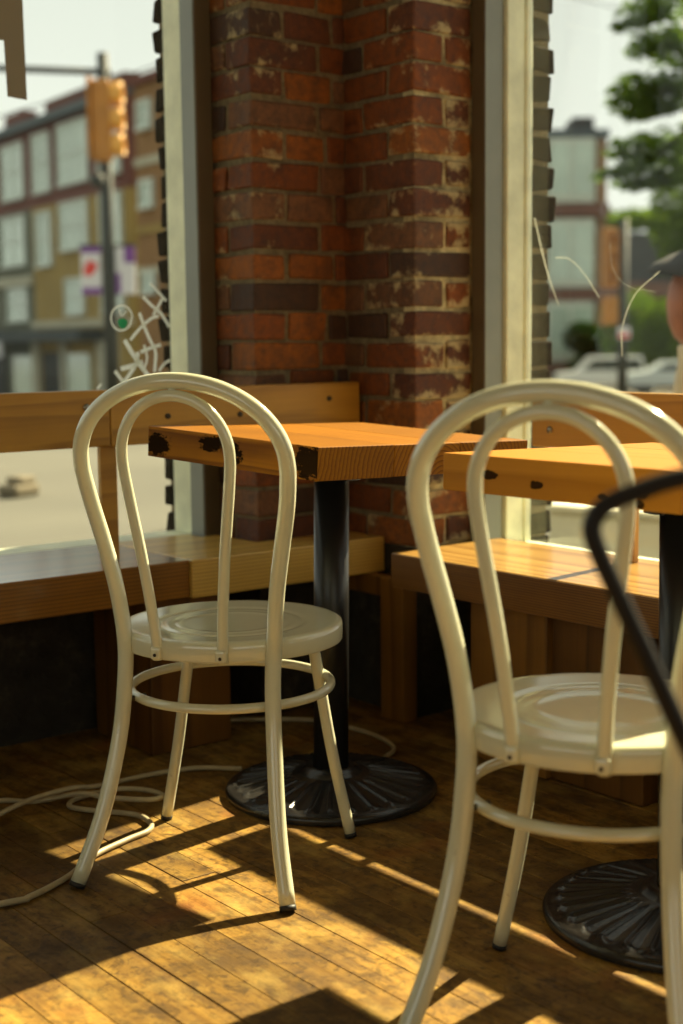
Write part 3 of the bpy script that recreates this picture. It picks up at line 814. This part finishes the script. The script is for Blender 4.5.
M['banner_purple'] = plain('banner_purple', (.19, .07, .28), .8, 0, .1, 3.)
M['banner_red'] = plain('banner_red', (.62, .06, .05), .8, 0, .1, 3.)
M['slate'] = plain('dark_slate_roof', (.055, .058, .062), .8, 0, .2, 3.)
M['maroon'] = plain('maroon_awning', (.15, .08, .065), .8, 0, .15, 3.)
M['concrete'] = plain('pale_concrete', (.85, .79, .55), .8, 0, .12, 4., .1)

def slab_on(t, name, u0, u1, z0, z1, mat, d0=-.02, d1=.05, parent=None, bevel=0):
    b = MB(); b.box(u0, u1, d0, d1, z0, z1); return b.build(name, mat, parent or t, bevel=bevel)
def window_on(t, u0, u1, z0, z1, bars=1):
    """local: +x along the facade, facade plane y=0, the street on the -y side"""
    b = MB(); w = .10
    b.box(u0-w, u0, -.08, .04, z0-w, z1+w); b.box(u1, u1+w, -.08, .04, z0-w, z1+w); b.box(u0, u1, -.08, .04, z1, z1+w); b.box(u0-.05, u1+.05, -.14, .04, z0-w, z0)
    for k in range(1, bars+1):
        uc = u0+(u1-u0)*k/(bars+1); b.box(uc-.035, uc+.035, -.06, .02, z0, z1)
    b.box(u0, u1, -.05, .02, (z0+z1)/2-.03, (z0+z1)/2+.03)
    f = b.build('window', M['bwin'], t)
    p = MB(); p.box(u0, u1, -.012, .012, z0, z1); p.build('pane', M['bpane'], f)

def brick_row():
    t = thing('apartment_building', 'long brown brick and ochre block with shops across the street', 'building', (25.52, 54.30, 0), math.radians(84.3-180))
    # local +x = along the facade toward us, street side = -y?  (facade normal points at the camera)
    b = MB(); b.box(-14, 12.9, .03, 10, 5.95, 9.0); b.build('wall', M['bk_brown'], t)
    b = MB(); b.box(-14, 4.0, .03, 10, -2.2, 5.95); b.build('lower_wall', M['bk_olive'], t)
    b = MB(); b.box(4.0, 12.9, .035, 10, -2.2, 5.95); b.build('lower_wall', M['bk_ochre'], t)
    b = MB(); b.box(-14, 12.9, -.35, .4, 8.85, 9.12); b.build('cornice', M['cornice'], t)
    for (a, c, h) in ((-9, -6, 9.6), (-4, -1.2, 9.6), (1.6, 3.7, 9.65), (5.9, 12.9, 9.62)):
        b = MB(); b.box(a, c, -.05, .5, 9.1, h); b.build('parapet', M['bk_brown'], t)
    for (u0, u1, z0, z1, n) in ((-5.5, -3.2, 6.5, 8.45, 1), (-2.4, -.3, 6.5, 8.45, 1), (1.1, 3.3, 6.5, 8.45, 1), (4.5, 6.0, 6.5, 8.5, 1), (7.0, 9.5, 6.55, 8.55, 2), (10.6, 12.2, 6.55, 8.5, 1),
                              (-5.5, -3.2, 3.95, 5.7, 1), (-2.4, -.3, 3.95, 5.7, 1), (.8, 3.2, 3.95, 5.7, 1), (4.6, 5.9, 3.8, 5.65, 1), (7.0, 9.3, 4.25, 5.8, 2), (10.6, 12.2, 4.1, 5.8, 1),
                              (1.3, 3.2, 1.8, 2.95, 1), (7.3, 8.8, 1.95, 3.1, 1), (10.6, 12.2, 1.9, 3.1, 1)):
        window_on(t, u0, u1, z0, z1, n)
    slab_on(t, 'band', -14, 4.0, 3.1, 3.45, M['stone'], -.12, .05); slab_on(t, 'band', 4.0, 12.9, 1.45, 1.7, M['stone'], -.15, .05)
    slab_on(t, 'awning', 2.2, 10.4, .95, 1.35, M['awning'], -.9, .05); slab_on(t, 'awning', -8, 2.0, .95, 1.4, M['awning'], -.8, .05)
    slab_on(t, 'door', 4.7, 6.5, -2.1, .55, M['dark_open'], -.03, .05); slab_on(t, 'door', -.8, .7, -2.1, .5, M['dark_open'], -.03, .05)
    slab_on(t, 'shop_window', 7.2, 9.2, -1.2, .5, M['bpane'], -.04, .05); slab_on(t, 'shop_window', 1.5, 3.6, -1.2, .4, M['bpane'], -.04, .05)
    slab_on(t, 'pilaster', 3.7, 4.4, -2.1, .95, M['stone'], -.1, .05); slab_on(t, 'pilaster', 6.6, 7.1, -2.1, .95, M['stone'], -.1, .05); slab_on(t, 'pilaster', 10.0, 10.7, -2.1, .95, M['stone'], -.1, .05)
    slab_on(t, 'shop_sign', 1.1, 2.6, .35, .95, M['banner_white'], -.95, -.85)
    t = thing('apartment_building', 'tan brick side building right of the hanging traffic light', 'building', (19.19, 32.80, 0), math.radians(85-180))
    b = MB(); b.box(.35, 3.2, .03, 8, -1.2, 7.35); b.build('wall', M['bk_tan'], t)
    slab_on(t, 'cornice', .3, 3.25, 7.35, 7.55, M['bk_brown'], -.12, 8)
    slab_on(t, 'band', .35, 3.2, 3.65, 3.85, M['bk_ochre'], -.03, .05)
    slab_on(t, 'band', .35, 3.2, 5.35, 5.55, M['stone'], -.03, .05); slab_on(t, 'band', .35, 3.2, 2.65, 2.8, M['stone'], -.03, .05)
    for (z0, z1) in ((6.3, 6.85), (4.35, 4.9), (2.2, 2.6)): window_on(t, .75, 1.3, z0, z1, 0)
brick_row()

def traffic_signal_left():
    base = far(113, 395, 19); g = ground_z(19)
    t = thing('traffic_light', 'yellow traffic light on a pole with street banners beyond the left window', 'traffic light', (base.x, base.y, g))
    rz = YAW-PI/2     # local +x = image right, -y = toward the room
    Rm = Matrix.Rotation(rz, 4, 'Z')
    def B(x0, x1, y0, y1, z0, z1): b = MB(); b.box(x0, x1, y0, y1, z0-g, z1-g, M=Rm); return b
    b = MB(); b.tube([(0, 0, 0), (0, 0, 4.6-g)], [.10, .075], 14); b.build('pole', M['street_metal'], t)
    b = MB(); b.tube([Rm @ Vector((.1, 0, 4.36-g)), Rm @ Vector((-1.2, 0, 4.42-g)), Rm @ Vector((-3.5, 0, 4.55-g))], .045, 10); b.build('arm', M['street_metal'], t)
    h = B(-.12, .12, -.34, -.12, 3.22, 4.22).build('housing', M['signal'], t, bevel=.03)
    for k in range(3):
        zc = 3.42+.32*k
        q = MB(); Mx = Matrix.Translation(Rm @ Vector((.12, -.23, zc-g))) @ Rm @ Matrix.Rotation(PI/2, 4, 'Y')
        q.lathe([(.0, .0), (.13, 0), (.145, .10), (.135, .16), (.12, .16), (.115, .03), (0, .03)], 20, M=Mx); q.build('visor', M['signal_lens'], t)
    B(-.155, -.122, -.4, -.1, 3.25, 4.25).build('backplate', M['signal'], t)
    b = MB(); b.ball(Rm @ Vector((-.08, -.22, 2.98-g)), .1, 12); b.build('bracket', M['street_metal'], t)
    for (x0, x1, k) in ((-.36, -.10, 0), (.05, .34, 1)):
        bn = B(x0, x1, -.015, .015, 1.55, 2.16).build('banner', M['banner_white'], t); bn['label'] = 'white street banner with purple ends' if k == 0 else 'purple and white street banner'
        B(x0-.02, x1+.02, -.02, .02, 2.16, 2.19).build('banner_arm', M['street_metal'], t)
        if k == 0:
            B(x0, x1, -.018, .018, 1.55, 1.64).build('stripe', M['banner_purple'], bn); B(x0, x1, -.018, .018, 2.08, 2.16).build('stripe', M['banner_purple'], bn)
            q = MB()
            for (cx, cz, r) in ((-.24, 1.88, .075), (-.26, 1.97, .05), (-.19, 1.83, .05)):
                q.ball(Rm @ Vector((cx, -.012, cz-g)), r, 12, (1, 1, 1), None)
            o = MB()
            n = 14; pts = [(-.24+.085*math.cos(a)*(1+.3*math.sin(2*a)), 1.89+.10*math.sin(a)*(1+.2*math.cos(3*a))) for a in [2*PI*i/n for i in range(n)]]
            vs = [Rm @ Vector((x, -.021, zz-g)) for x, zz in pts]+[Rm @ Vector((x, -.016, zz-g)) for x, zz in pts]
            o.add(vs, [tuple(range(n)), tuple(range(2*n-1, n-1, -1))]+[(i, (i+1) % n, n+(i+1) % n, n+i) for i in range(n)]); o.build('emblem', M['banner_red'], bn)
        else:
            B(x0, x0+.10, -.018, .018, 1.55, 1.82).build('stripe', M['banner_purple'], bn); B(x1-.14, x1, -.018, .018, 1.95, 2.16).build('stripe', M['banner_purple'], bn)
traffic_signal_left()

def traffic_signal_right():
    base = far(622, 390, 25); g = ground_z(25)
    t = thing('traffic_light', 'amber traffic light on a dark pole beyond the right window', 'traffic light', (base.x, base.y, g))
    Rm = Matrix.Rotation(YAW-PI/2, 4, 'Z')
    b = MB(); b.tube([(0, 0, 0), (0, 0, 2.9-g)], [.09, .07], 12); b.build('pole', M['street_metal'], t)
    for (z0, z1) in ((1.75, 2.75), (1.12, 1.6)):
        b = MB(); b.box(-.35, -.11, -.15, .15, z0-g, z1-g, M=Rm); b.build('housing', M['signal'], t, bevel=.03)
    for k in range(3):
        q = MB(); Mx = Matrix.Translation(Rm @ Vector((-.23, -.15, 1.93+.31*k-g))) @ Rm @ Matrix.Rotation(PI/2, 4, 'X')
        q.lathe([(0, 0), (.10, 0), (.11, .14), (.095, .14), (.09, .02), (0, .02)], 18, M=Mx); q.build('visor', M['signal'], t)
    b = MB(); b.box(-.11, .11, -.12, -.10, .88-g, 1.08-g, M=Rm); s = b.build('sign', M['banner_white'], t)
    b = MB(); b.box(-.09, .09, -.125, -.121, .90-g, .97-g, M=Rm); b.build('sign_stripe', M['banner_red'], s)
traffic_signal_right()

def bay_building():
    t = thing('apartment_building', 'grey-green bay-windowed apartment block beyond the right window', 'building', tuple(far(553, 338, 95).xy)+(-.554,), math.radians(51.5-90)); t.scale = (1.583, 1.583, 1.583)
    b = MB(); b.box(-6, 2.15, .03, 10, -2.5, 8.9); b.build('wall', plain('grey_green_cladding', (.21, .22, .17), .8, 0, .15, 1.), t)
    slab_on(t, 'cornice', -6, 2.2, 8.9, 9.25, M['cornice'], -.3, 10)
    b = MB(); b.box(.75, 1.6, -.1, 2, 9.25, 9.75); b.build('chimney', M['slate'], t)
    for (z0, z1) in ((6.6, 8.6), (3.2, 5.4), (.2, 2.1)):
        bay = slab_on(t, 'bay', -.35, 1.55, z0-.3, z1+.25, M['bwin'], -.7, .05)
        p = MB(); p.box(-.25, .55, -.73, -.70, z0, z1); p.box(.68, 1.45, -.73, -.70, z0, z1); p.build('pane', M['bpane'], bay)
        slab_on(t, 'band', -.4, 2.15, z0-.85, z0-.35, M['maroon'], -.74, .05)
    slab_on(t, 'corner_strip', 1.75, 2.15, -2.5, 8.9, M['bk_tan'], -.02, .05)
    t = thing('house', 'low dark-roofed house with maroon awning behind the green bushes', 'house', tuple(far(672, 338, 122).xy)+(-1.45,), YAW-PI/2); t.scale = (2.54, 2.54, 2.54)
    b = MB(); b.box(-2.0, 8, 0, 6, -2, 2.9); b.build('wall', M['bk_brown'], t)
    b = MB(); b.prism([(-.6, 2.75), (3.0, 5.6), (6.6, 2.75)], -.4, 7, Matrix(((1, 0, 0, 0), (0, 0, 1, 0), (0, 1, 0, 0), (0, 0, 0, 1)))); b.box(-2.2, 8.2, -.4, 6.4, 2.6, 4.2); b.build('roof', M['slate'], t)
    b = MB(); b.box(-3.0, 3.4, -1.2, 0, 2.15, 2.6); b.build('awning', M['maroon'], t)
bay_building()

def leaf_cloud(b, blobs, count, size, rr):
    """leaves scattered through ellipsoid sprays"""
    for (c, rad) in blobs:
        for _ in range(count):
            while True:
                p = Vector((rr.uniform(-1, 1), rr.uniform(-1, 1), rr.uniform(-1, 1)))
                if p.length < 1: break
            q = Vector(c)+Vector((p.x*rad[0], p.y*rad[1], p.z*rad[2]))
            s = size*rr.uniform(.6, 1.3)
            Mx = Matrix.Translation(q) @ Matrix.Rotation(rr.uniform(0, 2*PI), 4, 'Z') @ Matrix.Rotation(rr.uniform(-1.1, 1.1), 4, 'X') @ Matrix.Rotation(rr.uniform(-.8, .8), 4, 'Y')
            b.add([Mx @ Vector(v) for v in ((-s, 0, 0), (-.2*s, -.45*s, .08*s), (s, 0, -.1*s), (-.2*s, .45*s, .08*s))], [(0, 1, 2), (0, 2, 3)])

def tree(label, base, trunk_h, blobs, count, size, mat, seed, name='street_tree', cat='tree', branches=()):
    rr = random.Random(seed)
    t = thing(name, label, cat, base)
    b = MB(); b.tube([(0, 0, 0), (.05, .02, trunk_h*.5), (0, 0, trunk_h)], [.16, .13, .09], 12); b.build('trunk', M['bark'], t)
    for e in branches:
        b = MB(); b.tube(smooth([(0, 0, trunk_h*.75), tuple(Vector((0, 0, trunk_h*.8)).lerp(Vector(e), .5)+Vector((0, 0, .25))), e], 5), .045, 8); b.build('branch', M['bark'], t)
    b = MB(); leaf_cloud(b, blobs, count, size, rr); o = b.build('foliage', mat, t)
    return t
def rel(px, py, d, base): v = far(px, py, d); return (v.x-base[0], v.y-base[1], v.z-base[2])
# big street tree whose boughs hang into the top right
bd = 15.; p = far(790, 338, bd); base = (p.x, p.y, ground_z(bd))
bl = []
for (px, py, rx, rz) in ((668, 20, .30, .26), (650, 5, .16, .10), (640, 22, .05, .04), (680, 50, .18, .14), (655, 45, .10, .10), (640, 85, .12, .10), (660, 95, .22, .14), (684, 90, .22, .18), (634, 100, .07, .10), (648, 112, .10, .06), (700, 70, .3, .3),
                         (632, 148, .13, .10), (650, 160, .20, .13), (672, 150, .26, .20), (690, 160, .3, .2), (645, 183, .12, .05), (665, 180, .16, .06), (624, 172, .05, .05), (740, 30, .8, .8), (740, 140, .7, .6), (800, -60, 1.3, 1.2)):
    v = rel(px, py, bd, base); bl.append((v, (rx*1.0, .4, rz*1.35)))
tree('leafy green tree whose boughs hang over the right window', base, 4.2, bl, 170, .068, M['leaf'], 21, branches=(rel(650, 160, bd, base), rel(655, 95, bd, base), rel(665, 30, bd, base)))
# background greenery
for i, (px, py, d, rx, rz, mat, lab) in enumerate((
        (655, 222, 165, 9.0, 1.5, 'leaf_bright', 'pale sunlit tree crown behind the dark roof'),
        (700, 235, 30, .8, 1.6, 'leaf_bright', 'yellow-green tree at the right edge before the dark roof'))):
    p = far(px, 338, d); g = ground_z(d); base = (p.x, p.y, g)
    c = rel(px, py, d, base)
    tree(lab, base, c[2]*.8, [((c[0]+k*rx*.5, c[1]-k*rx*.4, c[2]+R.uniform(-.3, .3)*rz), (rx*.6, rx*.6, rz*.8)) for k in (-1, 0, 1)], 700, d*.0042, M[mat], 31+i)
for i, (px, d, top, w, mat, lab) in enumerate((
        (560, 98, 322, 1.5, 'leaf_bright', 'light green bush at the foot of the bay-windowed block'),
        (594, 92, 320, 1.6, 'leaf_dark', 'dark green bush left of the right-hand signal pole'),
        (638, 85, 288, 2.2, 'leaf', 'tall green bush just right of the signal pole'),
        (668, 79, 298, 1.7, 'leaf_bright', 'yellow-green bush behind the seated person'),
        (698, 74, 330, 1.5, 'leaf_dark', 'dark bush at the right edge behind the person'))):
    p = far(px, 338, d); g = ground_z(d); base = (p.x, p.y, g); tz = far(px, top, d).z-g
    t = thing('bush', lab, 'bush', base)
    b = MB()
    for k in range(4): b.tube([(R.uniform(-.2, .2), R.uniform(-.2, .2), 0), (R.uniform(-w, w)*.5, R.uniform(-w, w)*.5, tz*.6)], .04, 6)
    b.build('stem', M['bark'], t)
    b = MB(); rr = random.Random(50+i)
    leaf_cloud(b, [((R.uniform(-w, w)*.4, R.uniform(-w, w)*.4, tz*f), (w*(1.05-.3*f), w*(1.05-.3*f), tz*.27)) for f in (.22, .45, .72)], 620, .27, rr); b.build('foliage', M[mat], t)

def vehicle(label, px, d, width_m, body, kind='suv', heading=0.):
    p = far(px, 338, d); g = ground_z(d)
    t = thing('parked_car', label, 'car', (p.x, p.y, g), YAW-PI/2+heading, 'cars parked across the street')
    L = width_m; Hc = 1.75 if kind == 'suv' else 1.45
    Mx = Matrix(((1, 0, 0, 0), (0, 0, -1, .85), (0, 1, 0, 0), (0, 0, 0, 1)))
    lower = [(-L/2, .35), (L/2, .35), (L/2, .85), (L/2-.1, 1.0), (-L/2+1.1, 1.02), (-L/2+.1, .92), (-L/2, .7)]
    roof = [(-L/2+1.0, 1.0), (L/2-.12, 1.0), (L/2-.35, Hc), (-L/2+1.75, Hc)]
    b = MB(); b.prism(lower, 0, 1.7, Mx); b.build('body', body, t, bevel=.06, seg=3)
    b = MB(); b.prism(roof, .08, 1.62, Mx); b.build('cabin', body, t, bevel=.05, seg=3)
    wn = [(-L/2+1.25, 1.05), (L/2-.3, 1.05), (L/2-.48, Hc-.14), (-L/2+1.82, Hc-.14)]
    b = MB(); b.prism(wn, .07, 1.63, Mx); b.build('side_glass', M['tinted'], t)
    for x in (-L/2+.85, L/2-.85):
        for y in (-.83, .73):
            b = MB(); b.lathe([(0, 0), (.33, 0), (.34, .03), (.34, .17), (.33, .2), (0, .2)], 24, M=Matrix.Translation((x, y, .34)) @ Matrix.Rotation(-PI/2, 4, 'X')); b.build('wheel', M['tyre'], t)
vehicle('white SUV parked across the street left of the signal pole', 601, 74, 4.6, M['white_paint'])
vehicle('pale silver car parked at the right, mostly behind the person', 672, 66, 4.3, plain('silver_paint', (.50, .55, .55), .3, .2, .08), 'car')

# low concrete bench on the pavement, and the person sitting on it
def outside_bench():
    a = far(545, 507, 5.5); c = far(720, 520, 5.15); d = (Vector((c.x, c.y))-Vector((a.x, a.y))); L = d.length
    t = thing('pavement_bench', 'low pale concrete bench on the pavement outside the right window', 'bench', (a.x, a.y, ground_z(5)), math.atan2(d.y, d.x))
    b = MB(); b.box(0, L, 0, .42, .07, .405); b.build('seat_block', M['concrete'], t, bevel=.035, seg=4)
    b = MB(); b.box(-.015, L+.015, -.02, .44, .40, .428); b.build('top_slab', M['concrete'], t, bevel=.01)
    b = MB(); b.box(.06, L-.06, .05, .37, .0, .075); b.build('plinth', M['masonry'], t)
    b = MB(); b.box(.52, .72, -.012, .004, .20, .30); b.build('plaque', M['street_metal'], t, bevel=.01)
outside_bench()

def person():
    p = far(716, 338, 5.0)
    g = ground_z(5)
    t = thing('person', 'person in a wide black hat and beige coat sitting outside at the right edge', 'person', (p.x, p.y, g), YAW-PI/2-.45)
    skin = plain('skin', (.55, .22, .10), .5, 0, .1, 8.); coat = plain('beige_coat', (.55, .47, .34), .85, 0, .15, 5., .1); dk = plain('dark_trousers', (.03, .03, .035), .8)
    hair = plain('auburn_hair', (.30, .085, .02), .5, 0, .3, 20.); hat = plain('black_felt', (.012, .012, .013), .85)
    hip = .56     # pelvis height above pavement
    def skinmesh(name, verts, edges, radii, mat, parent, sub=2):
        me = bpy.data.meshes.new(name); me.from_pydata([Vector(v) for v in verts], edges, []); o = bpy.data.objects.new(name, me); COL.objects.link(o)
        me.materials.append(mat); o.parent = parent
        m = o.modifiers.new('skin', 'SKIN'); m.use_smooth_shade = True
        for i, r in enumerate(radii): me.skin_vertices[0].data[i].radius = (r, r) if not isinstance(r, tuple) else r
        me.skin_vertices[0].data[0].use_root = True
        s = o.modifiers.new('sub', 'SUBSURF'); s.levels = sub; s.render_levels = sub
        return o
    # continuous body: pelvis, spine, neck, head; arms with hands on the lap; legs bent at the knee
    V = [(0, 0, hip), (0, 0, hip+.22), (0, 0, hip+.42), (0, 0, hip+.50), (.01, 0, hip+.58), (.03, 0, hip+.66), (.03, 0, hip+.75)]
    E = [(0, 1), (1, 2), (2, 3), (3, 4), (4, 5), (5, 6)]
    Rr = [(.13, .11), (.11, .09), (.12, .085), (.06, .06), (.052, .052), (.082, .074), (.075, .07)]
    for s in (1, -1):
        i = len(V); V += [(0, s*.17, hip+.42), (.02, s*.215, hip+.18), (.20, s*.14, hip+.10), (.27, s*.11, hip+.10), (.33, s*.095, hip+.085)]
        E += [(2, i), (i, i+1), (i+1, i+2), (i+2, i+3), (i+3, i+4)]; Rr += [.052, .042, .034, .03, .018]
        j = len(V); V += [(.06, s*.09, hip-.02), (.44, s*.11, hip), (.42, s*.11, .09), (.55, s*.12, .045)]
        E += [(0, j), (j, j+1), (j+1, j+2), (j+2, j+3)]; Rr += [.085, .062, .042, .038]
    body = skinmesh('body', V, E, Rr, skin, t)
    # coat over torso and arms
    V = [(0, 0, hip+.05), (0, 0, hip+.2), (0, 0, hip+.41), (0, 0, hip+.47)]; E = [(0, 1), (1, 2), (2, 3)]; Rr = [(.185, .165), (.16, .135), (.185, .125), (.09, .085)]
    for s in (1, -1):
        i = len(V); V += [(0, s*.175, hip+.42), (.02, s*.22, hip+.18), (.19, s*.142, hip+.105)]; E += [(2, i), (i, i+1), (i+1, i+2)]; Rr += [.082, .064, .05]
    skinmesh('coat', V, E, Rr, coat, t)
    for s in (1, -1):
        skinmesh('trouser_leg', [(.04, s*.09, hip-.02), (.44, s*.11, hip), (.42, s*.11, .12)], [(0, 1), (1, 2)], [.1, .078, .058], dk, t)
    b = MB(); b.ball((-.005, 0, hip+.725), .098, 20, (1.0, .95, 1.1)); b.ball((-.075, 0, hip+.61), .098, 16, (.95, 1.15, 1.55)); b.build('hair', hair, t)
    Mh = Matrix.Translation((.0, 0, hip+.775)) @ Matrix.Rotation(.16, 4, 'Y')
    b = MB(); b.lathe([(0, .125), (.06, .123), (.092, .10), (.103, .02), (.110, 0), (.15, -.02), (.20, -.055), (.225, -.085), (.223, -.09), (.15, -.03), (.10, -.008), (0, -.004)], 40, M=Mh); b.build('hat', hat, t)
    b = MB(); b.ball((.115, 0, hip+.675), .016, 10, (1, .8, 1.3)); b.build('nose', skin, t)
person()

# overhead wires
for (a, c, lab) in (((560, -6, 30), (690, 22, 34), 'thin dark overhead wire crossing the sky beyond the right window'), ((-20, 122, 26), (170, 60, 24), 'thin overhead wire crossing the sky beyond the left window')):
    A = far(*a); Cc = far(*c); b = MB(); b.tube([A, A.lerp(Cc, .5)-Vector((0, 0, .05)), Cc], .012, 6); tag(b.build('overhead_wire', M['street_metal']), lab, 'wire')
# something small and tan lying in the roadway
p = far(18, 493, 11.5)
b = MB(); b.box(-.14, .16, -.1, .1, 0, .10); b.box(-.06, .14, -.08, .08, .09, .16)
o = b.build('kerb_stone', plain('tan_kerb', (.16, .13, .08), .85), bevel=.03, seg=3); o.location = (p.x, p.y, ground_z(11.5)); o.rotation_euler = (0, 0, .4)
tag(o, 'small tan kerb stone in the roadway beyond the left window', 'stone')

# ------------------------------------------------------------------ light
w = bpy.data.worlds.new('overcast_sky'); sc.world = w; w.use_nodes = True
nt = w.node_tree; nt.nodes.clear()
ow = nt.nodes.new('ShaderNodeOutputWorld'); bg = nt.nodes.new('ShaderNodeBackground')
tc = nt.nodes.new('ShaderNodeTexCoord'); sp = nt.nodes.new('ShaderNodeSeparateXYZ'); rp = nt.nodes.new('ShaderNodeValToRGB')
nt.links.new(tc.outputs['Generated'], sp.inputs[0])
nz = nt.nodes.new('ShaderNodeTexNoise'); nz.inputs['Scale'].default_value = 2.2; nz.inputs['Detail'].default_value = 4
nt.links.new(tc.outputs['Generated'], nz.inputs['Vector'])
ad = nt.nodes.new('ShaderNodeMath'); ad.operation = 'MULTIPLY_ADD'; nt.links.new(nz.outputs[0], ad.inputs[0]); ad.inputs[1].default_value = .22; nt.links.new(sp.outputs[2], ad.inputs[2])
nt.links.new(ad.outputs[0], rp.inputs[0])
cr = rp.color_ramp; cr.elements[0].position = .05; cr.elements[0].color = (.94, .97, .84, 1); cr.elements[1].position = .42; cr.elements[1].color = (.69, .74, .65, 1)
nt.links.new(rp.outputs[0], bg.inputs[0]); bg.inputs[1].default_value = 1.15
nt.links.new(bg.outputs[0], ow.inputs[0])

sd = bpy.data.lights.new('sun', 'SUN'); so = bpy.data.objects.new('sun', sd); COL.objects.link(so)
sd.energy = 17.0; sd.angle = math.radians(.6); sd.color = (1., .87, .55)
az = math.radians(-173.1); tv = Vector((math.cos(az), math.sin(az), -.814)).normalized()
so.rotation_euler = (-tv).to_track_quat('Z', 'Y').to_euler(); so.location = (6, 3, 6)

sc.view_settings.view_transform = 'Standard'; sc.view_settings.look = 'None'; sc.view_settings.gamma = 1.0
sc.view_settings.exposure = 0.0; sc.view_settings.use_curve_mapping = False
sc.cycles.use_denoising = True
sc.cycles.max_bounces = 10; sc.cycles.transparent_max_bounces = 12; sc.cycles.sample_clamp_indirect = 6
